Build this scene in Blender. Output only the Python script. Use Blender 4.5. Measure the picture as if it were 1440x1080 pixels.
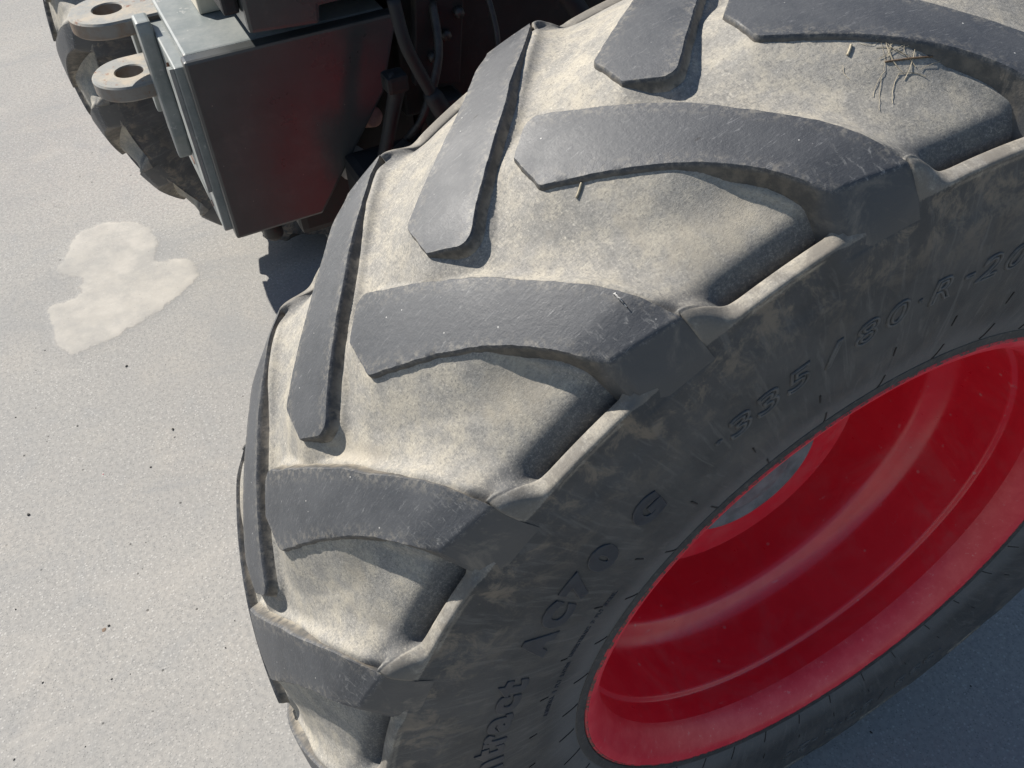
import bpy, bmesh, math, random
import numpy as np
from mathutils import Vector, Matrix
R = math.radians
scene = bpy.context.scene
for o in list(bpy.data.objects): bpy.data.objects.remove(o)
col = scene.collection

# ------------------------------------------------------------------ camera
cam_d = bpy.data.cameras.new('camera')
cam = bpy.data.objects.new('camera', cam_d); col.objects.link(cam); scene.camera = cam
rt, dn, fw = ((0.4515, 0.8915, -0.0367), (0.6230, -0.3444, -0.7023), (-0.6388, 0.2942, -0.7109))
m = Matrix(((rt[0], -dn[0], -fw[0], 0.4502), (rt[1], -dn[1], -fw[1], -0.4741), (rt[2], -dn[2], -fw[2], 1.2651), (0, 0, 0, 1)))
cam.matrix_world = m
cam_d.sensor_fit = 'HORIZONTAL'; cam_d.sensor_width = 36.0; cam_d.lens = 36.0 * 1276.15 / 1440.0
cam_d.clip_start = 0.02; cam_d.clip_end = 500

# ------------------------------------------------------------------ sky, sun, exposure
SUN_TO = Vector((-1.08, -0.60, 1.0)).normalized()
elev = math.asin(SUN_TO.z); az = math.atan2(SUN_TO.x, SUN_TO.y)
world = bpy.data.worlds.new('World'); scene.world = world; world.use_nodes = True
wn = world.node_tree.nodes; wl = world.node_tree.links
for n in list(wn): wn.remove(n)
sky = wn.new('ShaderNodeTexSky'); sky.sky_type = 'NISHITA'; sky.sun_disc = False
sky.sun_elevation = elev; sky.sun_rotation = az; sky.air_density = 1.0; sky.dust_density = 0.5; sky.ozone_density = 1.4
bg = wn.new('ShaderNodeBackground'); bg.inputs['Strength'].default_value = 0.072
wo = wn.new('ShaderNodeOutputWorld')
wl.new(sky.outputs[0], bg.inputs[0]); wl.new(bg.outputs[0], wo.inputs[0])
sd = bpy.data.lights.new('sun', 'SUN'); sd.energy = 5.0; sd.angle = R(0.53); sd.color = (1.0, 0.95, 0.875)
sun = bpy.data.objects.new('sun', sd); col.objects.link(sun)
sun.rotation_euler = SUN_TO.to_track_quat('Z', 'Y').to_euler()
scene.view_settings.view_transform = 'Standard'; scene.view_settings.look = 'None'
scene.view_settings.exposure = 0.66; scene.view_settings.gamma = 1.0

# ------------------------------------------------------------------ small helpers
def link(name, me, mat=None, parent=None, smooth=False):
    o = bpy.data.objects.new(name, me); col.objects.link(o)
    if mat is not None: me.materials.append(mat)
    if parent is not None: o.parent = parent
    if smooth:
        me.polygons.foreach_set('use_smooth', np.ones(len(me.polygons), dtype=bool))
    return o
def tag(o, label=None, cat=None, group=None, kind=None):
    if label: o['label'] = label
    if cat: o['category'] = cat
    if group: o['group'] = group
    if kind: o['kind'] = kind
    return o
def pydata(name, v, f):
    me = bpy.data.meshes.new(name); me.from_pydata([tuple(map(float, p)) for p in v], [], [tuple(map(int, q)) for q in f]); me.update(); return me
def quads_np(name, V, F):
    me = bpy.data.meshes.new(name)
    V = np.ascontiguousarray(V, dtype=np.float32); F = np.ascontiguousarray(F, dtype=np.int32)
    me.vertices.add(len(V)); me.vertices.foreach_set('co', V.ravel())
    me.loops.add(F.size); me.loops.foreach_set('vertex_index', F.ravel())
    me.polygons.add(len(F)); me.polygons.foreach_set('loop_start', np.arange(0, F.size, F.shape[1], dtype=np.int32))
    me.update(calc_edges=True); me.validate(); return me
def set_attr(me, name, arr):
    a = me.attributes.new(name, 'FLOAT_VECTOR', 'POINT'); a.data.foreach_set('vector', np.ascontiguousarray(arr, dtype=np.float32).ravel())
def bm_box(bm, lo, hi, bevel=0.0):
    r = bmesh.ops.create_cube(bm, size=1.0)
    for v in r['verts']:
        v.co = Vector([(lo[i] + hi[i]) / 2 + v.co[i] * (hi[i] - lo[i]) for i in range(3)])
    if bevel > 0:
        ed = set(e for v in r['verts'] for e in v.link_edges)
        bmesh.ops.bevel(bm, geom=list(ed), offset=bevel, segments=2, profile=0.6, affect='EDGES')
def bm_obj(name, bm, mat, parent=None, smooth=False):
    me = bpy.data.meshes.new(name); bmesh.ops.recalc_face_normals(bm, faces=bm.faces); bm.to_mesh(me); bm.free()
    return link(name, me, mat, parent, smooth)
def box(name, lo, hi, mat, parent=None, bevel=0.004):
    bm = bmesh.new(); bm_box(bm, lo, hi, bevel); return bm_obj(name, bm, mat, parent)
def prism(name, pts, axis, a, b, mat, parent=None, bevel=0.003):
    """polygon in the two other axes, extruded along axis from a to b"""
    bm = bmesh.new()
    def mk(p, t):
        q = list(p); q.insert(axis, t); return bm.verts.new(q)
    A = [mk(p, a) for p in pts]; B = [mk(p, b) for p in pts]
    bm.faces.new(A); bm.faces.new(B[::-1])
    n = len(pts)
    for i in range(n): bm.faces.new((A[i], B[i], B[(i + 1) % n], A[(i + 1) % n]))
    bmesh.ops.recalc_face_normals(bm, faces=bm.faces)
    if bevel > 0: bmesh.ops.bevel(bm, geom=list(bm.edges), offset=bevel, segments=2, profile=0.6, affect='EDGES')
    return bm_obj(name, bm, mat, parent)
def tube(name, pts, rad, mat, parent=None, seg=12, closed=False):
    P = [Vector(p) for p in pts]; rads = rad if isinstance(rad, (list, tuple)) else [rad] * len(P)
    V = []; F = []; up = Vector((0.3, 0.2, 0.93))
    for i, p in enumerate(P):
        t = (P[min(i + 1, len(P) - 1)] - P[max(i - 1, 0)]).normalized()
        a = t.cross(up).normalized(); b = t.cross(a)
        for k in range(seg):
            w = 2 * math.pi * k / seg; V.append(p + (a * math.cos(w) + b * math.sin(w)) * rads[i])
    for i in range(len(P) - 1):
        for k in range(seg):
            F.append((i * seg + k, i * seg + (k + 1) % seg, (i + 1) * seg + (k + 1) % seg, (i + 1) * seg + k))
    F.append(tuple(range(seg))[::-1]); F.append(tuple((len(P) - 1) * seg + k for k in range(seg)))
    return link(name, pydata(name, V, F), mat, parent, smooth=True)
def smoothpath(pts, n=8):
    P = [Vector(p) for p in pts]; out = []
    for i in range(len(P) - 1):
        p0, p1, p2, p3 = P[max(i - 1, 0)], P[i], P[i + 1], P[min(i + 2, len(P) - 1)]
        for k in range(n):
            t = k / n
            out.append(0.5 * ((2 * p1) + (p2 - p0) * t + (2 * p0 - 5 * p1 + 4 * p2 - p3) * t * t + (3 * p1 - p0 - 3 * p2 + p3) * t ** 3))
    out.append(P[-1]); return out
def catmull(P, n):
    P = np.asarray(P, float); out = []
    for i in range(len(P) - 1):
        p0, p1, p2, p3 = P[max(i - 1, 0)], P[i], P[i + 1], P[min(i + 2, len(P) - 1)]
        for t in np.arange(n) / n:
            out.append(0.5 * ((2 * p1) + (p2 - p0) * t + (2 * p0 - 5 * p1 + 4 * p2 - p3) * t * t + (3 * p1 - p0 - 3 * p2 + p3) * t ** 3))
    out.append(P[-1]); return np.array(out)
def sstep(a, b, x):
    t = np.clip((np.asarray(x, float) - a) / (b - a), 0, 1); return t * t * (3 - 2 * t)

# ------------------------------------------------------------------ materials
class NT:
    def __init__(s, name):
        s.m = bpy.data.materials.new(name); s.m.use_nodes = True; s.t = s.m.node_tree
        for n in list(s.t.nodes): s.t.nodes.remove(n)
        s.o = s.t.nodes.new('ShaderNodeOutputMaterial'); s.b = s.t.nodes.new('ShaderNodeBsdfPrincipled')
        s.t.links.new(s.b.outputs[0], s.o.inputs[0])
    def n(s, kind, **kw):
        q = s.t.nodes.new(kind)
        for k, v in kw.items(): setattr(q, k, v)
        return q
    def l(s, a, b): s.t.links.new(a, b)
    def put(s, sock, v):
        if hasattr(v, 'links') or isinstance(v, bpy.types.NodeSocket): s.l(v, sock)
        else: sock.default_value = v
    def coord(s, attr=None, scale=(1, 1, 1), rot=(0, 0, 0)):
        if attr:
            q = s.n('ShaderNodeAttribute'); q.attribute_name = attr; out = q.outputs['Vector']
        else:
            q = s.n('ShaderNodeTexCoord'); out = q.outputs['Object']
        mp = s.n('ShaderNodeMapping'); s.l(out, mp.inputs[0]); mp.inputs['Scale'].default_value = scale; mp.inputs['Rotation'].default_value = rot
        return mp.outputs[0]
    def noise(s, co, scale, detail=4, rough=0.55, dist=0.0):
        q = s.n('ShaderNodeTexNoise'); s.l(co, q.inputs['Vector']); q.inputs['Scale'].default_value = scale
        q.inputs['Detail'].default_value = detail; q.inputs['Roughness'].default_value = rough; q.inputs['Distortion'].default_value = dist
        return q.outputs['Fac']
    def voro(s, co, scale, feature='F1', rnd=1.0):
        q = s.n('ShaderNodeTexVoronoi', feature=feature); s.l(co, q.inputs['Vector']); q.inputs['Scale'].default_value = scale
        q.inputs['Randomness'].default_value = rnd
        return q
    def ramp(s, x, a, b, lo=0.0, hi=1.0):
        q = s.n('ShaderNodeMapRange', interpolation_type='SMOOTHSTEP'); s.l(x, q.inputs[0])
        q.inputs[1].default_value = a; q.inputs[2].default_value = b; q.inputs[3].default_value = lo; q.inputs[4].default_value = hi
        return q.outputs[0]
    def math(s, op, a, b=0.0, c=0.0, clamp=False):
        q = s.n('ShaderNodeMath', operation=op); q.use_clamp = clamp
        for i, v in enumerate((a, b, c)): s.put(q.inputs[i], v)
        return q.outputs[0]
    def mix(s, f, a, b):
        q = s.n('ShaderNodeMix', data_type='RGBA'); s.put(q.inputs[0], f)
        for i, v in ((6, a), (7, b)):
            if isinstance(v, tuple): q.inputs[i].default_value = (*v, 1)
            else: s.l(v, q.inputs[i])
        return q.outputs[2]
    def bump(s, h, dist, strength=1.0, prev=None):
        q = s.n('ShaderNodeBump'); s.l(h, q.inputs['Height']); q.inputs['Distance'].default_value = dist; q.inputs['Strength'].default_value = strength
        if prev is not None: s.l(prev, q.inputs['Normal'])
        return q.outputs[0]
    def done(s, colr=None, rough=None, normal=None, spec=None, metal=None):
        if colr is not None:
            if isinstance(colr, tuple): s.b.inputs['Base Color'].default_value = (*colr, 1)
            else: s.l(colr, s.b.inputs['Base Color'])
        if rough is not None: s.put(s.b.inputs['Roughness'], rough)
        if normal is not None: s.l(normal, s.b.inputs['Normal'])
        if spec is not None: s.b.inputs['Specular IOR Level'].default_value = spec
        if metal is not None: s.b.inputs['Metallic'].default_value = metal
        return s.m

def mat_lug():
    t = NT('worn_tread_rubber')
    co = t.coord('tc'); st = t.coord('tc', scale=(1, 0.24, 1), rot=(0, 0, R(14)))
    big = t.noise(co, 28, 3); fine = t.noise(co, 900, 3, 0.7)
    streak = t.noise(st, 750, 5, 0.7, 0.5); s2 = t.noise(t.coord('tc', scale=(1, 0.2, 1), rot=(0, 0, R(-14))), 520, 5, 0.72, 0.8)
    sm = t.ramp(streak, 0.48, 0.80); s3 = t.ramp(s2, 0.585, 0.70)
    c = t.mix(t.ramp(big, 0.3, 0.7), (0.043, 0.046, 0.052), (0.060, 0.063, 0.069))
    c = t.mix(t.math('MULTIPLY', sm, 0.5), c, (0.13, 0.132, 0.135))
    c = t.mix(t.math('MULTIPLY', s3, 0.5), c, (0.22, 0.22, 0.22))
    c = t.mix(t.math('MULTIPLY', t.ramp(fine, 0.62, 0.8), 0.35), c, (0.03, 0.03, 0.033))
    # grit specks and nicks
    vs = t.voro(co, 150); spk = t.ramp(vs.outputs['Distance'], 0.10, 0.055)
    keep = t.ramp(t.n('ShaderNodeSeparateColor').outputs[0], 0, 1) if False else None
    sc = t.n('ShaderNodeSeparateColor'); t.l(vs.outputs['Color'], sc.inputs[0])
    spk = t.math('MULTIPLY', spk, t.ramp(sc.outputs[0], 0.86, 0.9))
    c = t.mix(t.math('MULTIPLY', spk, 0.8), c, (0.5, 0.49, 0.46))
    at2 = t.n('ShaderNodeAttribute'); at2.attribute_name = 'lug'; sx2 = t.n('ShaderNodeSeparateXYZ'); t.l(at2.outputs['Vector'], sx2.inputs[0])
    en = t.noise(co, 210, 6, 0.75)
    edge = t.math('MULTIPLY', t.ramp(sx2.outputs[2], 0.26, 0.0), t.ramp(en, 0.46, 0.64))
    c = t.mix(t.math('MULTIPLY', edge, 0.5), c, (0.235, 0.215, 0.18))
    scf = t.noise(t.coord('tc', scale=(0.12, 1, 1), rot=(0, 0, R(-38))), 260, 5, 0.7, 0.6)
    c = t.mix(t.math('MULTIPLY', t.math('MULTIPLY', t.ramp(scf, 0.54, 0.70), t.ramp(sx2.outputs[1], 0.110, 0.150)), 0.6), c, (0.33, 0.32, 0.30))
    cutn = t.voro(t.coord('tc', scale=(1, 0.35, 1), rot=(0, 0, R(30))), 70); csc = t.n('ShaderNodeSeparateColor'); t.l(cutn.outputs['Color'], csc.inputs[0])
    cut = t.math('MULTIPLY', t.ramp(cutn.outputs['Distance'], 0.075, 0.03), t.ramp(csc.outputs[2], 0.80, 0.84))
    c = t.mix(t.math('MULTIPLY', cut, 0.85), c, (0.012, 0.012, 0.013))
    # dirty walls: dust film below the worn top (lug-height attribute)
    at = t.n('ShaderNodeAttribute'); at.attribute_name = 'lug'; sx = t.n('ShaderNodeSeparateXYZ'); t.l(at.outputs['Vector'], sx.inputs[0])
    wall = t.math('MULTIPLY', t.ramp(sx.outputs[0], 0.0008, 0.004), t.ramp(sx.outputs[1], 0.150, 0.140))
    shd = t.math('MULTIPLY', t.ramp(sx.outputs[0], 0.0012, 0.004), t.ramp(sx.outputs[1], 0.140, 0.150))
    dn_ = t.noise(co, 120, 5, 0.65)
    dust = t.mix(t.ramp(dn_, 0.35, 0.7), (0.06, 0.057, 0.052), (0.135, 0.117, 0.094))
    low = t.math('MULTIPLY', t.ramp(sx.outputs[0], 0.003, 0.012), t.ramp(sx.outputs[1], 0.085, 0.06))
    dust = t.mix(t.math('MULTIPLY', low, t.ramp(dn_, 0.3, 0.6)), dust, (0.32, 0.285, 0.225))
    c = t.mix(wall, c, dust)
    c = t.mix(shd, c, t.mix(t.ramp(t.noise(co, 24, 6, 0.68, 0.8), 0.5, 0.68), (0.066, 0.067, 0.068), (0.150, 0.136, 0.117)))
    h = t.math('ADD', t.math('MULTIPLY', streak, 0.5), t.math('MULTIPLY', fine, 0.35))
    nb = t.bump(h, 0.0006, 0.5); nb = t.bump(t.noise(co, 260, 5, 0.7), 0.0012, t.math('MULTIPLY', wall, 1.0) if False else 0.25, nb)
    return t.done(c, t.ramp(big, 0.3, 0.7, 0.52, 0.64), nb, 0.5)

def mat_carcass():
    t = NT('dusty_tyre_rubber')
    co = t.coord('tc'); at = t.n('ShaderNodeAttribute'); at.attribute_name = 'tc'; sx = t.n('ShaderNodeSeparateXYZ'); t.l(at.outputs['Vector'], sx.inputs[0])
    r = sx.outputs[2]; ax = t.math('ABSOLUTE', sx.outputs[0])
    big = t.noise(co, 16, 4, 0.6); mid = t.noise(co, 60, 5, 0.65); fin = t.noise(co, 520, 5, 0.78, 0.6); fib = t.noise(t.coord('tc', scale=(1, 0.35, 1), rot=(0, 0, 0.8)), 420, 5, 0.72, 2.0)
    fib2 = t.noise(t.coord('tc', scale=(0.35, 1, 1), rot=(0, 0, 0.5)), 420, 5, 0.72, 2.0)
    gr = t.math('ADD', t.math('MULTIPLY', fin, 0.4), t.math('ADD', t.math('MULTIPLY', fib, 0.3), t.math('MULTIPLY', fib2, 0.3)))
    # tread floor: thick dry dust, brushed through to rubber in places
    amount = t.math('ADD', t.math('MULTIPLY', big, 0.28), t.math('ADD', t.math('MULTIPLY', mid, 0.28), t.math('MULTIPLY', gr, 1.5)))
    d = t.ramp(amount, 0.84, 1.16)
    tc1 = t.mix(t.ramp(mid, 0.35, 0.65), (0.300, 0.284, 0.255), (0.385, 0.350, 0.285))
    floor = t.mix(d, (0.185, 0.178, 0.162), tc1)
    floor = t.mix(t.math('MULTIPLY', t.ramp(gr, 0.545, 0.64), 0.75), floor, (0.60, 0.555, 0.46))
    floor = t.mix(t.math('MULTIPLY', t.ramp(gr, 0.47, 0.38), 0.6), floor, (0.150, 0.142, 0.128))
    bare = t.noise(co, 11, 4, 0.6, 0.5)
    floor = t.mix(t.math('MULTIPLY', t.ramp(bare, 0.50, 0.68), 0.5), floor, t.mix(t.ramp(gr, 0.44, 0.6), (0.145, 0.142, 0.136), (0.32, 0.305, 0.275)))
    floor = t.mix(t.math('MULTIPLY', t.ramp(bare, 0.46, 0.32), 0.45), floor, (0.385, 0.335, 0.255))
    # sidewall: dark rubber with brownish dust blotches and faint wipes
    wipe = t.noise(t.coord('tc', scale=(1, 1, 0.18), rot=(R(35), 0, 0)), 80, 5, 0.7, 1.5)
    blot = t.noise(co, 40, 7, 0.74, 0.4)
    sw = t.mix(t.ramp(big, 0.35, 0.65), (0.044, 0.046, 0.048), (0.070, 0.071, 0.072))
    sw = t.mix(t.math('MULTIPLY', t.ramp(wipe, 0.50, 0.70), 0.42), sw, (0.155, 0.152, 0.146))
    sw = t.mix(t.math('MULTIPLY', t.ramp(gr, 0.54, 0.68), 0.5), sw, (0.17, 0.165, 0.155))
    upper = t.ramp(r, 0.395, 0.46)
    bm_ = t.math('MULTIPLY', t.ramp(blot, 0.47, 0.62), t.math('ADD', t.math('MULTIPLY', upper, 0.62), 0.10))
    sw = t.mix(bm_, sw, (0.20, 0.168, 0.13))
    sw = t.mix(t.math('MULTIPLY', t.ramp(r, 0.335, 0.305), 0.55), sw, (0.13, 0.134, 0.138))
    # where the thick dust stops: shoulder, ragged
    lim = t.math('ADD', r, t.math('MULTIPLY', t.math('SUBTRACT', gr, 0.5), 0.012))
    sd_ = t.math('MULTIPLY', t.ramp(ax, 0.1625, 0.1640), 0.006)
    onf = t.ramp(t.math('SUBTRACT', lim, sd_), 0.4600, 0.4630)
    # shade on the pocket's outer flank and groove, darkened into the floor colour
    flank_shade = t.math('MULTIPLY', t.ramp(ax, 0.130, 0.142), t.ramp(ax, 0.1528, 0.1508))
    floor = t.mix(t.math('MULTIPLY', flank_shade, 0.72), floor, t.mix(t.ramp(gr, 0.48, 0.64), (0.055, 0.058, 0.064), (0.22, 0.21, 0.19)))
    led = t.math('MULTIPLY', t.ramp(ax, 0.1500, 0.1530), t.ramp(blot, 0.60, 0.42, 0.25, 0.9))
    floor = t.mix(led, floor, (0.15, 0.137, 0.118))
    c = t.mix(onf, sw, floor)
    h = t.math('ADD', t.math('MULTIPLY', gr, 0.8), t.math('MULTIPLY', mid, 0.4))
    nb = t.bump(h, 0.0014, 0.55)
    ro = t.mix(onf, (0.62,) * 3, (0.78,) * 3)
    return t.done(c, None, nb, 0.4), t, ro
m_lug = mat_lug()
m_car, _t, _ro = mat_carcass(); _t.l(_ro, _t.b.inputs['Roughness'])
def mat_flat(name, colr, rough=0.6, var=0.25, scale=30, bump=0.0004, bscale=300, spec=0.5, dust=0.0, metal=0.0, dustcol=(0.22, 0.2, 0.17)):
    t = NT(name); co = t.coord()
    n1 = t.noise(co, scale, 5, 0.65); n2 = t.noise(co, bscale, 3, 0.6)
    lo = tuple(q * (1 - var) for q in colr); hi = tuple(min(1, q * (1 + var)) for q in colr)
    c = t.mix(t.ramp(n1, 0.3, 0.7), lo, hi)
    if dust > 0:
        c = t.mix(t.math('MULTIPLY', t.ramp(t.noise(co, scale * 2.3, 6, 0.7), 0.5, 0.72), dust), c, dustcol)
        vs = t.voro(co, 140); sc = t.n('ShaderNodeSeparateColor'); t.l(vs.outputs['Color'], sc.inputs[0])
        sp = t.math('MULTIPLY', t.ramp(vs.outputs['Distance'], 0.13, 0.07), t.ramp(sc.outputs[1], 0.90, 0.93))
        c = t.mix(t.math('MULTIPLY', sp, 0.6), c, dustcol)
    return t.done(c, t.ramp(n1, 0.3, 0.7, rough - 0.06, rough + 0.06), t.bump(n2, bump, 0.5), spec, metal)
def mat_red():
    t = NT('red_rim_paint'); co = t.coord()
    n1 = t.noise(co, 14, 5, 0.65); n2 = t.noise(co, 90, 5, 0.7); st = t.noise(t.coord(scale=(0.3, 1, 1)), 40, 5, 0.7, 1.0)
    c = t.mix(t.ramp(n1, 0.3, 0.7), (0.68, 0.013, 0.030), (0.74, 0.020, 0.038))
    c = t.mix(t.math('MULTIPLY', t.ramp(st, 0.5, 0.75), 0.12), c, (0.42, 0.16, 0.16))
    film = t.noise(co, 9, 6, 0.7, 0.8); c = t.mix(t.math('MULTIPLY', t.ramp(film, 0.46, 0.66), 0.16), c, (0.46, 0.20, 0.19))
    vs = t.voro(co, 60); sc = t.n('ShaderNodeSeparateColor'); t.l(vs.outputs['Color'], sc.inputs[0])
    sp = t.math('MULTIPLY', t.ramp(vs.outputs['Distance'], 0.16, 0.08), t.ramp(sc.outputs[1], 0.86, 0.90))
    c = t.mix(t.math('MULTIPLY', sp, 0.45), c, (0.55, 0.32, 0.29))
    scr = t.noise(t.coord(scale=(1, 0.04, 1), rot=(R(35), 0, 0.3)), 90, 3, 0.6, 0.3)
    c = t.mix(t.math('MULTIPLY', t.ramp(scr, 0.68, 0.74), 0.35), c, (0.60, 0.28, 0.27))
    return t.done(c, t.math('ADD', t.ramp(n2, 0.3, 0.7, 0.27, 0.36), t.ramp(film, 0.4, 0.7, 0.0, 0.14)), t.bump(n2, 0.0003, 0.4), 0.8)
m_red = mat_red()
def mat_redlip():
    t = NT('worn_red_flange_paint'); co = t.coord()
    n1 = t.noise(co, 40, 5, 0.7); n2 = t.noise(co, 160, 5, 0.75)
    c = t.mix(t.ramp(n1, 0.35, 0.7), (0.66, 0.020, 0.040), (0.72, 0.055, 0.070))
    c = t.mix(t.math('MULTIPLY', t.ramp(n2, 0.60, 0.72), 0.6), c, (0.60, 0.26, 0.25))
    return t.done(c, 0.40, t.bump(n2, 0.0004, 0.4), 0.6)
m_redlip = mat_redlip()
def mat_chip():
    t = NT('chipped_flange_edge'); co = t.coord(); n1 = t.noise(co, 120, 5, 0.7)
    c = t.mix(t.ramp(n1, 0.47, 0.56), (0.52, 0.03, 0.045), (0.10, 0.06, 0.05))
    return t.done(c, 0.6, t.bump(n1, 0.001, 0.6), 0.4)
m_chip = mat_chip()
m_text = mat_flat('clean_black_lettering', (0.028, 0.033, 0.042), 0.5, 0.2, 60)
m_text2 = mat_flat('worn_raised_lettering', (0.075, 0.077, 0.078), 0.55, 0.3, 90)
m_black = mat_flat('black_rubber', (0.012, 0.012, 0.013), 0.7, 0.3, 60)
m_body = mat_flat('dark_grey_paint', (0.048, 0.051, 0.050), 0.31, 0.15, 9, dust=0.10, spec=0.6, bump=0.0002)
m_dark = mat_flat('dark_underbody', (0.010, 0.0098, 0.010), 0.65, 0.4, 25, dust=0.2, dustcol=(0.05, 0.045, 0.038))
m_line = mat_flat('oily_grey_fittings', (0.035, 0.033, 0.031), 0.5, 0.4, 60, dust=0.4, dustcol=(0.10, 0.085, 0.065))
m_hub = mat_flat('bare_grey_hub', (0.16, 0.17, 0.18), 0.5, 0.3, 40, dust=0.3)
def mat_grey():
    t = NT('chipped_grey_paint'); co = t.coord()
    n1 = t.noise(co, 18, 6, 0.7); n2 = t.noise(co, 55, 6, 0.72)
    c = t.mix(t.ramp(n1, 0.35, 0.65), (0.165, 0.185, 0.182), (0.25, 0.262, 0.25))
    c = t.mix(t.math('MULTIPLY', t.ramp(n2, 0.60, 0.68), 0.7), c, (0.44, 0.43, 0.40))
    c = t.mix(t.ramp(t.noise(co, 38, 6, 0.75), 0.655, 0.69), c, (0.22, 0.085, 0.05))
    return t.done(c, 0.42, t.bump(n2, 0.0006, 0.5), 0.5)
m_grey = mat_grey()
def mat_clevis():
    t = NT('rusty_grey_clevis_paint'); co = t.coord()
    n1 = t.noise(co, 30, 6, 0.7); n2 = t.noise(co, 80, 6, 0.75)
    c = t.mix(t.ramp(n1, 0.40, 0.62), (0.24, 0.24, 0.225), (0.37, 0.32, 0.25))
    c = t.mix(t.ramp(n2, 0.57, 0.68), c, (0.20, 0.095, 0.055))
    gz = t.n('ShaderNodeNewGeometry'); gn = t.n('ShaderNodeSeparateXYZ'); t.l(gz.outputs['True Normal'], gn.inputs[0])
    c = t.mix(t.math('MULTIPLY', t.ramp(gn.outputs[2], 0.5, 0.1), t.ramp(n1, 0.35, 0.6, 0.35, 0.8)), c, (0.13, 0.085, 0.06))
    return t.done(c, 0.6, t.bump(n2, 0.0008, 0.6), 0.4)
m_clevis = mat_clevis()
m_rust = mat_flat('rusty_bare_steel', (0.17, 0.075, 0.045), 0.75, 0.5, 150, bump=0.001)
m_copper = mat_flat('pinkish_bare_metal', (0.42, 0.22, 0.18), 0.55, 0.2, 90)
m_cream = mat_flat('cream_surface', (0.55, 0.50, 0.40), 0.5, 0.1, 40)
m_steel = mat_flat('worn_grey_steel', (0.22, 0.22, 0.215), 0.45, 0.3, 60, dust=0.3)

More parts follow.
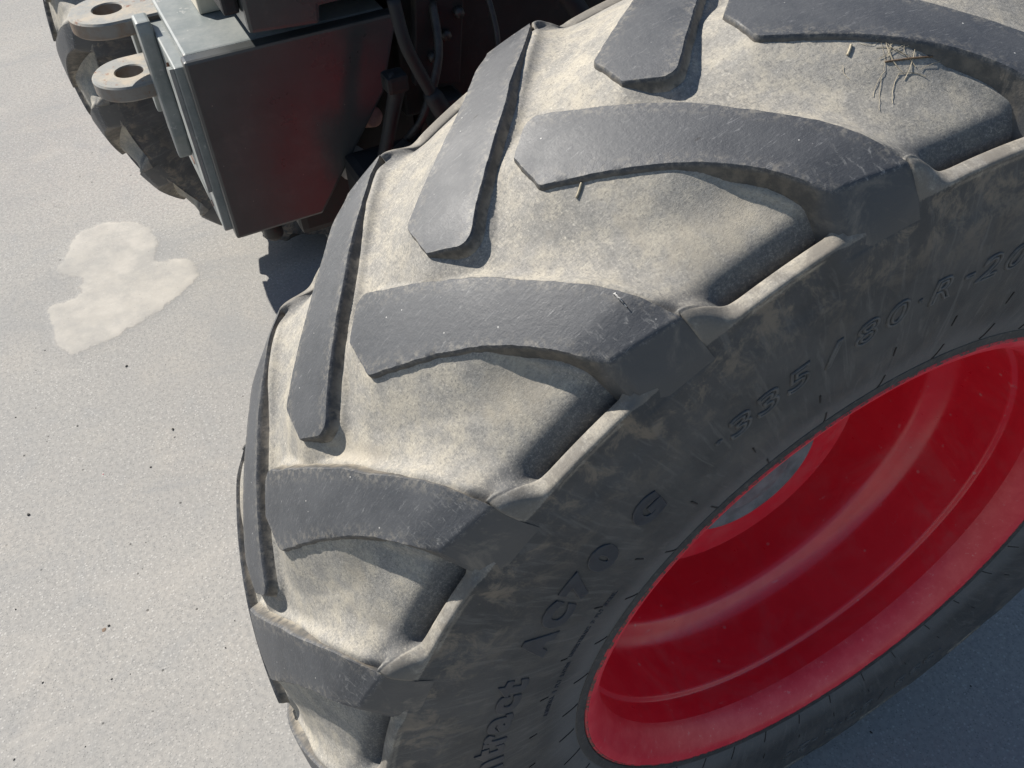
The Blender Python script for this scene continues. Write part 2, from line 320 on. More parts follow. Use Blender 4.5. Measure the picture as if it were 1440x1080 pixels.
def mat_ground(patch=False):
    t = NT('mortar_on_concrete' if patch else 'weathered_concrete'); co = t.coord()
    big = t.noise(co, 1.3, 5, 0.6, 0.6); mid = t.noise(co, 7, 5, 0.65, 0.4); fin = t.noise(co, 130, 4, 0.7); gr = t.noise(co, 330, 3, 0.65)
    c = t.mix(t.ramp(big, 0.35, 0.65), (0.325, 0.315, 0.296), (0.365, 0.350, 0.322))
    c = t.mix(t.math('MULTIPLY', t.ramp(mid, 0.48, 0.70), 0.35), c, (0.41, 0.38, 0.335))
    c = t.mix(t.math('MULTIPLY', t.ramp(mid, 0.45, 0.30), 0.35), c, (0.27, 0.275, 0.275))
    c = t.mix(t.math('MULTIPLY', t.ramp(fin, 0.42, 0.62), 0.55), c, (0.245, 0.240, 0.230))
    # exposed fine aggregate
    dens = t.ramp(t.noise(co, 2.3, 4, 0.6), 0.36, 0.58, 0.45, 1.0)
    v1 = t.voro(co, 185); s1 = t.n('ShaderNodeSeparateColor'); t.l(v1.outputs['Color'], s1.inputs[0])
    light = t.math('MULTIPLY', t.ramp(v1.outputs['Distance'], 0.42, 0.20), t.ramp(s1.outputs[0], 0.52, 0.72))
    c = t.mix(t.math('MULTIPLY', t.math('MULTIPLY', light, dens), 0.65), c, (0.48, 0.465, 0.435))
    v2 = t.voro(co, 330); s2 = t.n('ShaderNodeSeparateColor'); t.l(v2.outputs['Color'], s2.inputs[0])
    white = t.math('MULTIPLY', t.ramp(v2.outputs['Distance'], 0.36, 0.16), t.ramp(s2.outputs[1], 0.70, 0.82))
    c = t.mix(t.math('MULTIPLY', t.math('MULTIPLY', white, dens), 0.5), c, (0.54, 0.525, 0.49))
    darkp = t.math('MULTIPLY', t.ramp(v2.outputs['Distance'], 0.40, 0.2), t.ramp(s2.outputs[2], 0.84, 0.92))
    c = t.mix(t.math('MULTIPLY', darkp, 0.55), c, (0.13, 0.13, 0.128))
    v3 = t.voro(co, 42); s3 = t.n('ShaderNodeSeparateColor'); t.l(v3.outputs['Color'], s3.inputs[0])
    pit = t.math('MULTIPLY', t.ramp(v3.outputs['Distance'], 0.12, 0.06), t.ramp(s3.outputs[1], 0.90, 0.93))
    c = t.mix(t.math('MULTIPLY', pit, 0.75), c, (0.06, 0.058, 0.055))
    stain = t.noise(t.coord(scale=(1, 0.5, 1), rot=(0, 0, 0.6)), 3.1, 6, 0.66, 1.2)
    c = t.mix(t.math('MULTIPLY', t.ramp(stain, 0.52, 0.70), 0.38), c, (0.25, 0.255, 0.255))
    c = t.mix(t.math('MULTIPLY', t.ramp(stain, 0.44, 0.30), 0.30), c, (0.45, 0.42, 0.375))
    ve = t.voro(t.coord(), 1.6, 'DISTANCE_TO_EDGE'); vd = t.n('ShaderNodeVectorMath', operation='ADD')
    nz = t.n('ShaderNodeTexNoise'); nz.inputs['Scale'].default_value = 5; nz.inputs['Detail'].default_value = 6; t.l(co, nz.inputs['Vector'])
    sc_ = t.n('ShaderNodeVectorMath', operation='SCALE'); t.l(nz.outputs['Color'], sc_.inputs[0]); sc_.inputs['Scale'].default_value = 0.5
    t.l(co, vd.inputs[0]); t.l(sc_.outputs[0], vd.inputs[1]); t.l(vd.outputs[0], ve.inputs['Vector'])
    crk = t.math('MULTIPLY', t.ramp(ve.outputs['Distance'], 0.006, 0.001), t.ramp(t.noise(co, 2.0, 3), 0.55, 0.66))
    c = t.mix(t.math('MULTIPLY', crk, 0.45), c, (0.14, 0.135, 0.13))
    h = t.math('ADD', t.math('MULTIPLY', light, 0.5), t.math('ADD', t.math('MULTIPLY', gr, 0.8), t.math('MULTIPLY', fin, 0.7)))
    h = t.math('SUBTRACT', h, t.math('MULTIPLY', pit, 1.2))
    if patch:
        at = t.n('ShaderNodeAttribute'); at.attribute_name = 'edge'; ex = t.n('ShaderNodeSeparateXYZ'); t.l(at.outputs['Vector'], ex.inputs[0])
        pm = t.noise(co, 16, 6, 0.65, 0.5); ed = t.noise(co, 45, 5, 0.7)
        mk = t.ramp(t.math('ADD', ex.outputs[0], t.math('MULTIPLY', t.math('SUBTRACT', ed, 0.5), 1.5)), 0.26, 0.56)
        rim_ = t.math('MULTIPLY', t.math('MULTIPLY', mk, t.math('SUBTRACT', 1.0, mk)), t.ramp(pm, 0.42, 0.62, 0.3, 2.4))
        mc = t.mix(t.ramp(pm, 0.35, 0.65), (0.425, 0.400, 0.357), (0.475, 0.446, 0.398))
        mc = t.mix(t.math('MULTIPLY', t.ramp(fin, 0.5, 0.7), 0.4), mc, (0.52, 0.495, 0.45))
        mc = t.mix(t.math('MULTIPLY', t.ramp(t.noise(co, 7, 5, 0.6), 0.48, 0.66), 0.55), mc, (0.325, 0.315, 0.295))
        mc = t.mix(t.math('MULTIPLY', t.ramp(t.voro(co, 55).outputs['Distance'], 0.10, 0.05), 0.4), mc, (0.17, 0.14, 0.12))
        c = t.mix(t.math('MULTIPLY', mk, t.ramp(t.noise(co, 11, 5, 0.65), 0.36, 0.62, 0.4, 0.85)), c, mc); c = t.mix(t.math('MULTIPLY', rim_, 0.35), c, (0.17, 0.15, 0.13))
        st = t.noise(t.coord(scale=(1, 0.3, 1), rot=(0, 0, R(-50))), 34, 5, 0.65, 0.6)
        h = t.math('ADD', t.math('MULTIPLY', h, t.math('SUBTRACT', 1.0, t.math('MULTIPLY', mk, 0.6))), t.math('MULTIPLY', t.math('MULTIPLY', st, mk), 1.6))
    return t.done(c, 1.0, t.bump(h, 0.0011, 0.38), 0.0)
m_ground = mat_ground()
m_patch = mat_ground(True)

# ------------------------------------------------------------------ ground
def make_ground():
    s = 60.0
    g = link('concrete_pavement', pydata('concrete_pavement', [(-s, -s, 0), (s, -s, 0), (s, s, 0), (-s, s, 0)], [(0, 1, 2, 3)]), m_ground)
    tag(g, 'weathered light grey concrete pavement with fine speckled aggregate', kind='structure')
    return g
ground = make_ground()

# ------------------------------------------------------------------ tyre shape (metres; angles in degrees from the top towards the front)
ZC = 0.507; NL = 20; PITCH = 360.0 / NL; RT = 0.5
def top_r(x): return 0.5195 - np.asarray(x) ** 2 / (2 * 0.447)
POCK = [(0, .5065), (.03, .5055), (.06, .5025), (.085, .4975), (.103, .4925), (.118, .4870), (.130, .4815), (.138, .4765), (.1435, .4690), (.1470, .4600), (.1497, .4585), (.1516, .4640), (.1530, .4678), (.1618, .4682), (.1638, .4662), (.1660, .4570)]
ENVL = [(0, .5065), (.03, .5055), (.06, .5025), (.085, .4980), (.103, .4935), (.118, .4890), (.130, .4850), (.138, .4820), (.1435, .4795), (.1470, .4778), (.1497, .4765), (.1516, .4735), (.1530, .4722), (.1606, .4662), (.1627, .4638), (.1657, .4558)]
SIDE = [(.1680, .4460), (.1693, .4300), (.1700, .4130), (.1703, .3950), (.1702, .375), (.1688, .350), (.1655, .325), (.1615, .306), (.1592, .2985), (.1580, .2945), (.1572, .2915), (.1530, .2885), (.148, .286)]
def side_x(r):
    S = np.array([(.1638, .4662), (.1660, .4570)] + SIDE); i = np.argsort(S[:, 1]); return np.interp(r, S[i, 1], S[i, 0])
TRAIL = [(-.0215, 8.3), (-.004, 6.5), (.015, 4.4), (.035, 2.3), (.055, .25), (.075, -1.4), (.093, -3.1), (.110, -4.6), (.130, -6.1), (.153, -7.4)]
ENDP = [(-.0215, 8.3), (-.0215, 9.3), (-.003, 11.5), (.031, 11.6)]
LEAD = [(.031, 11.6), (.047, 9.2), (.060, 7.15), (.075, 5.05), (.090, 3.1), (.105, 1.5), (.119, .25), (.133, -.9), (.1455, -1.95)]
def lug_polys(far, n=90, seed=0, rag=0.00019):
    """trailing and leading edge polylines from the inner tip outwards, each (n,2) of (x, metres along the tread)"""
    ext = 0.008 if far else 0.0
    tr = [list(p) for p in TRAIL]; ld = [list(p) for p in LEAD]
    tr[-1][0] += ext * 0.6; ld[-1][0] += ext * 1.6; ld[-1][1] -= ext * 1.6 * 60
    T = np.vstack([[ENDP[2], ((ENDP[2][0] + ENDP[1][0]) / 2, (ENDP[2][1] + ENDP[1][1]) / 2), ENDP[1]], catmull(tr, 6)]); L = np.vstack([[ENDP[2], ((ENDP[2][0] + ENDP[3][0]) / 2, ENDP[2][1])], catmull(ld, 6)])
    out = []
    for P, sd in ((T, 1), (L, 2)):
        Q = P.copy(); Q[:, 1] = np.radians(Q[:, 1]) * RT
        d = np.r_[0, np.cumsum(np.hypot(*np.diff(Q, axis=0).T))]
        s = np.linspace(0, d[-1], n); q = np.stack([np.interp(s, d, Q[:, 0]), np.interp(s, d, Q[:, 1])], 1)
        # slight rounding of the corners
        for _ in range(2): q[1:-1] = 0.25 * q[:-2] + 0.5 * q[1:-1] + 0.25 * q[2:]
        if rag > 0:
            rg = np.random.default_rng(seed * 7 + sd)
            w = rg.normal(0, 1, (n, 2)); w2 = np.stack([np.convolve(w[:, i], np.ones(5) / 5, 'same') for i in range(2)], 1)
            q[2:-1] += (0.6 * w + 1.2 * w2)[2:-1] * rag
        out.append(q)
    return out
def to_world(x, s, r):
    a = s / RT
    return np.stack([x, -r * np.sin(a), ZC + r * np.cos(a)], -1)
def make_carcass(name, nper, profn, parent, deep=0.0):
    Pk = catmull(POCK, 24); Ev = catmull(ENVL, 24); Sd = catmull([POCK[-1]] + SIDE, 4 if profn > 4 else 2)[1:]
    dl = np.r_[0, np.cumsum(np.hypot(*np.diff(Pk, axis=0).T))]; sq = np.linspace(0, dl[-1], int(dl[-1] / (0.0017 if profn > 4 else 0.003)) + 1)
    Pk, Ev = (np.stack([np.interp(sq, dl, q[:, c_]) for c_ in (0, 1)], 1) for q in (Pk, Ev))
    nt = len(Pk)
    al = np.arange(nper) * PITCH / nper                     # one pitch
    halves = []
    for sgn, sh in ((1, 0.0), (-1, PITCH / 2)):
        A = (al - sh + 7.4) % PITCH - 7.4                   # angle in this side's own lug frame, -7.4 .. 10.6
        g = sstep(-1.9, -0.5, A) * (1 - sstep(6.2, 10.3, A))
        X = Ev[None, :, 0] * (1 - g[:, None]) + Pk[None, :, 0] * g[:, None]
        Rr = Ev[None, :, 1] * (1 - g[:, None]) + Pk[None, :, 1] * g[:, None]
        ridge = sstep(7.2, 10.6, A) * 0.017
        Rr = Rr + ridge[:, None] * np.exp(-(np.abs(X - 0.1545) / 0.0085) ** 3)
        Rr = Rr - deep * g[:, None] * sstep(.03, .12, X) * (1 - 0.5 * sstep(.150, .154, X)) * (1 - sstep(.161, .166, X))
        # sidewall panel between the buttresses, set back a little
        Xs = np.repeat(Sd[None, :, 0], nper, 0); Rs = np.repeat(Sd[None, :, 1], nper, 0)
        rr_in = 0.438 - 0.004 * np.cos(np.radians((A - 2.5) * 14)); inn = sstep(-0.9, 0.6, A) * (1 - sstep(6.5, 10.0, A))
        Xs = Xs - 0.0030 * inn[:, None] * sstep(-0.003, 0.003, Rs - rr_in[:, None])
        X = X - 0.0030 * inn[:, None] * sstep(.1635, .1655, X)
        # fillets rising against the lug walls
        dmin = np.full(X.shape, 1.0); dtr = np.full(X.shape, 1.0); dld = np.full(X.shape, 1.0)
        S = np.radians(al)[:, None] * RT + 0 * X
        for fr in (0, 1):
            T, L = lug_polys(fr, 60, rag=0)
            ring = np.vstack([T, L[::-1]])
            for k in (-1, 0, 1, 2):
                q = ring.copy(); q[:, 1] += np.radians(k * PITCH + (PITCH / 2 if fr else 0)) * RT
                if fr: q[:, 0] = -q[:, 0]
                Xw = X * sgn
                a = q; b = np.roll(q, -1, 0)
                if a[:, 1].max() < S.min() - .03 or a[:, 1].min() > S.max() + .03: continue
                px = Xw[..., None]; py = S[..., None]; ab = b - a; L2 = (ab ** 2).sum(1) + 1e-12
                tt = np.clip(((px - a[:, 0]) * ab[:, 0] + (py - a[:, 1]) * ab[:, 1]) / L2, 0, 1)
                dd = np.sqrt((px - a[:, 0] - tt * ab[:, 0]) ** 2 + (py - a[:, 1] - tt * ab[:, 1]) ** 2).min(-1)
                cr = ((a[:, 1] > py) != (b[:, 1] > py)) & (px < (b[:, 0] - a[:, 0]) * (py - a[:, 1]) / (b[:, 1] - a[:, 1] + 1e-15) + a[:, 0])
                ins = cr.sum(-1) % 2 == 1
                dmin = np.minimum(dmin, np.where(ins, -dd, dd))
                def pdist(q):
                    q = q.copy(); q[:, 1] += np.radians(k * PITCH + (PITCH / 2 if fr else 0)) * RT
                    if fr: q[:, 0] = -q[:, 0]
                    a_ = q[:-1]; e_ = np.diff(q, axis=0); l_ = (e_ ** 2).sum(1) + 1e-12
                    t_ = np.clip(((px - a_[:, 0]) * e_[:, 0] + (py - a_[:, 1]) * e_[:, 1]) / l_, 0, 1)
                    return np.sqrt((px - a_[:, 0] - t_ * e_[:, 0]) ** 2 + (py - a_[:, 1] - t_ * e_[:, 1]) ** 2).min(-1)
                if (fr == 0) == (sgn > 0):
                    dtr = np.minimum(dtr, pdist(T[12:])); dld = np.minimum(dld, pdist(L))
                else: dld = np.minimum(dld, pdist(L[:16]))
        # dirt and rubber banked up behind the trailing edge of the next lug
        tgt = top_r(np.minimum(X, .152)) - 0.0075 - 0.003 * sstep(.12, .15, X)
        wgt = (1 - sstep(0.001, 0.028, dtr)) * sstep(0.06, 0.11, X) * (1 - sstep(.146, .157, X))
        Rr = np.maximum(Rr, Rr * (1 - wgt) + tgt * wgt)
        wgt = np.clip(1 - dld / 0.036, 0, 1) ** 1.25 * (1 - sstep(0.080, 0.122, X))
        bank = np.maximum(Rr, Rr * (1 - wgt) + (top_r(X) - 0.0032) * wgt) if deep == 0 else Rr
        Rf = 0.010; d0 = 0.0032
        u = np.clip((dmin - d0) / Rf, 0, 1); fil = Rf * (1 - np.sqrt(np.clip(1 - (1 - u) ** 2, 0, 1)))
        fil = np.minimum(fil, 0.0042) * (1 - sstep(0.135, 0.15, X))
        Rr = np.maximum(Rr + fil, bank)
        Rr = np.where(X < 0.147, np.minimum(Rr, top_r(X) - 0.0032), Rr)
        halves.append((sgn * np.hstack([X, Xs]), np.hstack([Rr, Rs])))
    Xn, Rn = halves[0]; Xf, Rf_ = halves[1]
    X = np.hstack([Xn[:, ::-1], Xf[:, 1:]]); Rr = np.hstack([Rn[:, ::-1], Rf_[:, 1:]])
    # average the shared centre line
    c = Xn.shape[1] - 1; Rr[:, c] = 0.5 * (Rn[:, 0] + Rf_[:, 0])
    np_ = X.shape[1]
    al_all = np.radians(np.arange(nper * NL) * 360.0 / (nper * NL))
    X = np.tile(X, (NL, 1)); Rr = np.tile(Rr, (NL, 1)); S = np.repeat(al_all[:, None] * RT, np_, 1)
    # gentle irregularity of real rubber
    rg = np.random.default_rng(5)
    V = to_world(X, S, Rr)
    # flatten against the ground
    V[..., 2] = np.maximum(V[..., 2], 0.004)
    i = np.arange(nper * NL)[:, None]; j = np.arange(np_ - 1)[None]
    i2 = (i + 1) % (nper * NL)
    F = np.stack([i * np_ + j, i * np_ + j + 1, i2 * np_ + j + 1, i2 * np_ + j], -1).reshape(-1, 4)
    me = quads_np(name, V.reshape(-1, 3), F)
    Sm = np.where(S > math.pi * RT, S - 2 * math.pi * RT, S)
    set_attr(me, 'tc', np.stack([X, Sm, Rr], -1).reshape(-1, 3))
    return link(name, me, m_car, parent, smooth=True)
def make_lug(far, k, parent, n=90, nv=12, seed=0, notch=None, deep=0.0):
    T, L = lug_polys(far, n, seed)
    off = np.radians(k * PITCH + (PITCH / 2 if far else 0)) * RT
    sg = -1 if far else 1
    v = np.linspace(0, 1, nv)
    G = T[:, None, :] * (1 - v[None, :, None]) + L[:, None, :] * v[None, :, None]      # top grid
    if notch:                                                                           # a torn-out bite
        (nx, ns, rad, dep) = notch
        dist = np.hypot(G[..., 0] - nx, G[..., 1] - ns)
    # outline ring: trailing out, shoulder, leading back in
    ring = np.vstack([G[1:, 0], G[-1, 1:], G[-2:0:-1, -1], G[0:1, 0]])
    sr = np.vstack([(lambda TT, LL, v_: np.vstack([(TT[:, None, :] * (1 - v_[None, :, None]) + LL[:, None, :] * v_[None, :, None])[1:, 0], (TT[:, None, :] * (1 - v_[None, :, None]) + LL[:, None, :] * v_[None, :, None])[-1, 1:], (TT[:, None, :] * (1 - v_[None, :, None]) + LL[:, None, :] * v_[None, :, None])[-2:0:-1, -1], TT[0:1]]))(*lug_polys(far, n, seed, 0), v)])
    b = np.roll(sr, -1, 0) - np.roll(sr, 1, 0); nrm = np.stack([b[:, 1], -b[:, 0]], 1)
    nrm /= np.linalg.norm(nrm, axis=1)[:, None] + 1e-12
    cen = ring.mean(0); area = 0.5 * np.sum(ring[:, 0] * np.roll(ring[:, 1], -1) - np.roll(ring[:, 0], -1) * ring[:, 1])
    if area < 0: nrm = -nrm
    for _ in range(3): nrm = 0.25 * np.roll(nrm, 1, 0) + 0.5 * nrm + 0.25 * np.roll(nrm, -1, 0)
    V = []; TC = []; LG = []
    def add(xs, depth):
        x = xs[:, 0]; s = xs[:, 1] + off; r = top_r(np.minimum(xs[:, 0], 0.17)) - depth
        V.append(to_world(x * sg, s, r)); TC.append(np.stack([x * sg, s, r], 1)); LG.append(np.stack([0 * x, x, np.tile(np.minimum(v, 1 - v), n)], 1))
    top = G.reshape(-1, 2); rg = np.random.default_rng(seed + 90)
    td = np.zeros(len(top))
    # worn: slight rounding towards the shoulder edge
    td += 0.0050 * sstep(0.124, 0.157, top[:, 0])
    if notch: td += dep * (1 - sstep(0.5, 1.0, dist.reshape(-1) / rad))
    add(top, td)
    w = sstep(0.118, 0.148, ring[:, 0]); rd = 0.0050 * sstep(0.124, 0.157, ring[:, 0])
    if notch: rd = rd + dep * (1 - sstep(0.5, 1.0, np.hypot(ring[:, 0] - nx, ring[:, 1] - ns) / rad))
    shoulder = np.zeros(len(ring)); shoulder[n - 1:n + nv - 2 + 1] = 1.0
    dfull = 0.0165 + 0.040 * sstep(0.085, 0.146, ring[:, 0]) + deep * (1 - sstep(.13, .15, ring[:, 0]))
    rough = rg.normal(0, 1, (6, len(ring))); rough = np.stack([np.convolve(q, np.ones(9) / 5, 'same') for q in rough]) * np.array([1, .6, .3, .1, .05, .0])[:, None]
    for li, (fq, o1) in enumerate(((0.035, 0.0005), (0.14, 0.0012), (0.36, 0.0024), (0.58, 0.0040), (0.76, 0.0056), (1.0, 0.0072))):
        dq = dfull * fq
        xo = np.interp(dq, [0, .0015, .015, .027, .034, .042, .057], [0, .0010, .0085, .0162, .0178, .0188, .0188]) * w
        q = ring + nrm * (o1 * (1 - 0.9 * w * shoulder))[:, None]; q[:, 0] += xo
        q += nrm * (rough[li] * 0.00018)[:, None]
        add_d = rd + dq
        cl = side_x(top_r(ring[:, 0]) - add_d) + 0.0001 - 0.0030 * max(0.0, (fq - .60) / .40)
        q[:, 0] = np.where(w > .05, np.minimum(q[:, 0], np.maximum(cl, ring[:, 0] * 0 + .1)), q[:, 0])
        x = q[:, 0]; s = q[:, 1] + off; r = top_r(ring[:, 0]) - add_d
        V.append(to_world(x * sg, s, r)); TC.append(np.stack([x * sg, s, r], 1)); LG.append(np.stack([dq, x, 0 * x], 1))
    V = np.vstack(V); TC = np.vstack(TC); LG = np.vstack(LG)
    F = []
    for a in range(n - 1):
        for c in range(nv - 1):
            if a == 0: f = (0, (a + 1) * nv + c, (a + 1) * nv + c + 1)
            else: f = (a * nv + c, (a + 1) * nv + c, (a + 1) * nv + c + 1, a * nv + c + 1)
            F.append(f)
    ridx = [a * nv for a in range(1, n)] + [(n - 1) * nv + c for c in range(1, nv)] + [a * nv + nv - 1 for a in range(n - 2, 0, -1)] + [0]
    m_ = len(ring); levels = [ridx] + [[n * nv + l * m_ + q for q in range(m_)] for l in range(6)]
    for l in range(6):
        A, B = levels[l], levels[l + 1]
        for q in range(m_): F.append((A[q], A[(q + 1) % m_], B[(q + 1) % m_], B[q]))
    V[:, 2] = np.maximum(V[:, 2], 0.001)
    me = bpy.data.meshes.new('lug'); me.from_pydata(V.tolist(), [], F); me.update()
    bm = bmesh.new(); bm.from_mesh(me); bmesh.ops.recalc_face_normals(bm, faces=bm.faces)
    # outward = away from the axle for the top faces
    bm.faces.ensure_lookup_table(); f0 = bm.faces[len(F) // 4 if len(F) // 4 < (n - 1) * (nv - 1) else 5]
    cc = f0.calc_center_median()
    if f0.normal.dot(Vector((0, cc.y, cc.z - ZC))) < 0: bmesh.ops.reverse_faces(bm, faces=bm.faces)
    bm.to_mesh(me); bm.free()
    set_attr(me, 'tc', TC); set_attr(me, 'lug', LG)
    o = link('lug', me, m_lug, parent, smooth=True)
    try: me.set_sharp_from_angle(angle=R(38))
    except Exception: pass
    return o
def revolve(name, prof, mat, parent, seg=160, x0=0.0, smooth=True, mats=None):
    P = np.array(prof); n = len(P); a = np.arange(seg) * 2 * np.pi / seg
    V = np.stack([np.repeat(P[None, :, 0] + x0, seg, 0), -P[None, :, 1] * np.sin(a)[:, None], ZC + P[None, :, 1] * np.cos(a)[:, None]], -1).reshape(-1, 3)
    i = np.arange(seg)[:, None]; j = np.arange(n - 1)[None]; i2 = (i + 1) % seg
    F = np.stack([i * n + j, i2 * n + j, i2 * n + j + 1, i * n + j + 1], -1).reshape(-1, 4)
    me = quads_np(name, V, F)
    o = link(name, me, mat, parent, smooth=smooth)
    try: me.set_sharp_from_angle(angle=R(40))
    except Exception: pass
    return o

# ------------------------------------------------------------------ the machine
loader = bpy.data.objects.new('compact_tractor', None); col.objects.link(loader)
tag(loader, 'dark grey compact tractor with big lugged tyres on red rims and a front hitch', 'tractor')
# near front wheel
tyre = make_carcass('tyre', 96, 6, loader)
tag(tyre, 'nearest tyre, dusty tread with chevron lugs and raised lettering on its sidewall')
for k in range(NL):
    make_lug(0, k, tyre, n=110, nv=14, seed=k, notch=None)
    make_lug(1, k, tyre, n=110, nv=14, seed=40 + k)
RIM_OUT = [(.1490, .2840), (.1550, .2868), (.1576, .2864), (.1584, .2848), (.1583, .2828), (.1570, .2796), (.1548, .2757), (.1500, .2705), (.1445, .2655), (.1385, .2610), (.1335, .2585), (.1280, .2568)]
RIM_IN = [(.1280, .2568), (.1150, .2570), (.1030, .2585), (.1005, .2580), (.0985, .2552), (.0950, .2540), (.0700, .2535), (.0420, .2525), (.0330, .2500), (.0260, .2440), (.0200, .2360), (.0120, .2300), (-.0200, .2270), (-.0500, .2250), (-.0620, .2200), (-.0640, .2100), (-.0560, .1980), (-.0300, .1700), (-.0160, .1590), (-.0110, .1540), (-.0100, .1500), (-.0100, .0900), (-.0100, .0300)]
RIM_BACK = [(-.0180, .0300), (-.0180, .1500), (-.0700, .2050), (-.0720, .2330), (-.0600, .2380), (-.0900, .2450), (-.1280, .2568), (-.1420, .2610), (-.1540, .2800), (-.1592, .2862), (-.1555, .2885), (-.1490, .2850)]
def make_rim(name, sg, parent):
    pr = lambda L: [(sg * x, r) for x, r in L]
    rim = revolve(name, catmull(pr(RIM_IN), 3), m_red, parent, 192)
    revolve('rim_flange', catmull(pr(RIM_OUT), 4), m_redlip, rim, 192)
    revolve('flange_edge', pr([(.1540, .2868), (.1576, .2869), (.1588, .2854), (.1587, .2842), (.1580, .2840)]), m_chip, rim, 192)
    revolve('rim_back', catmull(pr(RIM_BACK), 2), m_red, rim, 128)
    hub = revolve('hub_cover', pr([(-.010, .0905), (.003, .0900), (.0052, .0885), (.0055, .085), (.0035, .082), (.0035, .055), (.012, .052), (.013, .045), (.013, .0005)]), m_hub, rim, 96)
    return rim
rim = make_rim('wheel_rim', 1, loader)
tag(rim, 'red rim of the nearest wheel seen into its deep dish')

# far front wheel: same tyre and rim, coarser
XF = -1.42
far_tyre = make_carcass('tyre', 72, 3, loader, deep=0.022)
tag(far_tyre, 'far tyre, dark lugged tread half hidden behind the front frame')
for k in range(NL):
    make_lug(0, k, far_tyre, n=70, nv=8, seed=80 + k, deep=.03); make_lug(1, k, far_tyre, n=70, nv=8, seed=120 + k, deep=.03)
far_tyre.matrix_local = Matrix.Translation((XF, 0, ZC)) @ Matrix.Rotation(R(-6.3), 4, 'X') @ Matrix.Translation((0, 0, -ZC))
far_rim = make_rim('wheel_rim', -1, loader); far_rim.location = (XF, 0, 0)
tag(far_rim, 'red rim of the far front wheel')

# ------------------------------------------------------------------ lettering and fine moulding on the near tyre
def glyph(ch, outline=False, fat=0.0):
    cu = bpy.data.curves.new('glyph', 'FONT'); cu.body = ch; cu.size = 1.0; cu.resolution_u = 4
    cu.offset = fat
    if outline: cu.fill_mode = 'NONE'; cu.bevel_depth = 0.035; cu.bevel_resolution = 1
    else: cu.extrude = 0.05; cu.bevel_depth = 0.012; cu.bevel_resolution = 0
    ob = bpy.data.objects.new('glyph', cu); col.objects.link(ob)
    dg = bpy.context.evaluated_depsgraph_get(); ev = ob.evaluated_get(dg); me = bpy.data.meshes.new_from_object(ev, depsgraph=dg)
    bpy.data.objects.remove(ob); bpy.data.curves.remove(cu)
    return me
def letter(ch, a0, r0, w, h, mat, parent, outline=False, fat=0.02, shear=0.22, depth=0.0011, flip=False, name='letter'):
    me = glyph(ch, outline, fat); n = len(me.vertices)
    if n == 0: return None
    bm = bmesh.new(); bm.from_mesh(me)
    long_ = [e for e in bm.edges if e.calc_length() > 0.16]
    if long_: bmesh.ops.subdivide_edges(bm, edges=long_, cuts=2, use_grid_fill=False)
    bmesh.ops.triangulate(bm, faces=bm.faces); bm.to_mesh(me); bm.free(); n = len(me.vertices)
    co = np.empty(n * 3, dtype=np.float32); me.vertices.foreach_get('co', co); co = co.reshape(-1, 3).astype(float)
    lo, hi = co.min(0), co.max(0)
    u = (co[:, 0] - (lo[0] + hi[0]) / 2) / max(hi[0] - lo[0], 1e-6) * w
    vv = (co[:, 1] - lo[1]) / max(hi[1] - lo[1], 1e-6) * h if ch not in '.-' else (co[:, 1] - lo[1]) / max(hi[1] - lo[1], 1e-6) * h * 0.16 + 0.42 * h
    u = u + shear * (vv - h / 2)
    z = (co[:, 2] - lo[2]) / max(hi[2] - lo[2], 1e-6)
    r = r0 + vv; a = R(a0) - u / (r0 + h / 2)
    x = side_x(r) + (z - 0.45) * 2 * depth
    co = np.stack([x, -r * np.sin(a), ZC + r * np.cos(a)], 1)
    me.vertices.foreach_set('co', co.astype(np.float32).ravel()); me.update(); me.name = name
    bm = bmesh.new(); bm.from_mesh(me); bmesh.ops.recalc_face_normals(bm, faces=bm.faces); bm.to_mesh(me); bm.free()
    return link(name, me, mat, parent)
for ch, a0, w in [('C', 93.9, .027), ('o', 89.4, .024), ('n', 85.4, .024), ('t', 81.7, .020), ('r', 78.7, .019), ('a', 75.3, .024), ('c', 71.5, .023), ('t', 68.2, .020), ('A', 60.9, .030), ('C', 56.4, .026), ('7', 52.2, .022), ('0', 48.1, .024), ('G', 41.5, .025)]:
    letter(ch, a0, .3715, w, .0215 if ch in 'onrac' else .0275, m_text, tyre, fat=.035 if ch in 'onratc' else .06)
for ba in (0, 184):
    for ch, a0, w in [('.', 32.2, .006), ('3', 29.6, .018), ('3', 26.4, .018), ('5', 22.9, .018), ('/', 19.0, .012), ('8', 15.2, .018), ('0', 11.7, .018), ('.', 9.1, .004), ('R', 6.3, .019), ('-', 3.2, .008), ('2', .5, .018), ('0', -2.9, .018)]:
        letter(ch, a0 + ba, .3765, w, .0205, m_text2, tyre, outline=True, fat=0.0)
def small_line(txt, a0, r0, h, step):
    for i, ch in enumerate(txt):
        if ch != ' ': letter(ch, a0 - i * step, r0, h * .62, h, m_text, tyre, fat=.01, depth=.0006, name='small_letter')
small_line('SIDEWALL 1 PLY RAYON', 79.0, .3335, .0046, .62)
small_line('UNDERTREAD: 3 PLY STEEL', 65.3, .3365, .0046, .53)
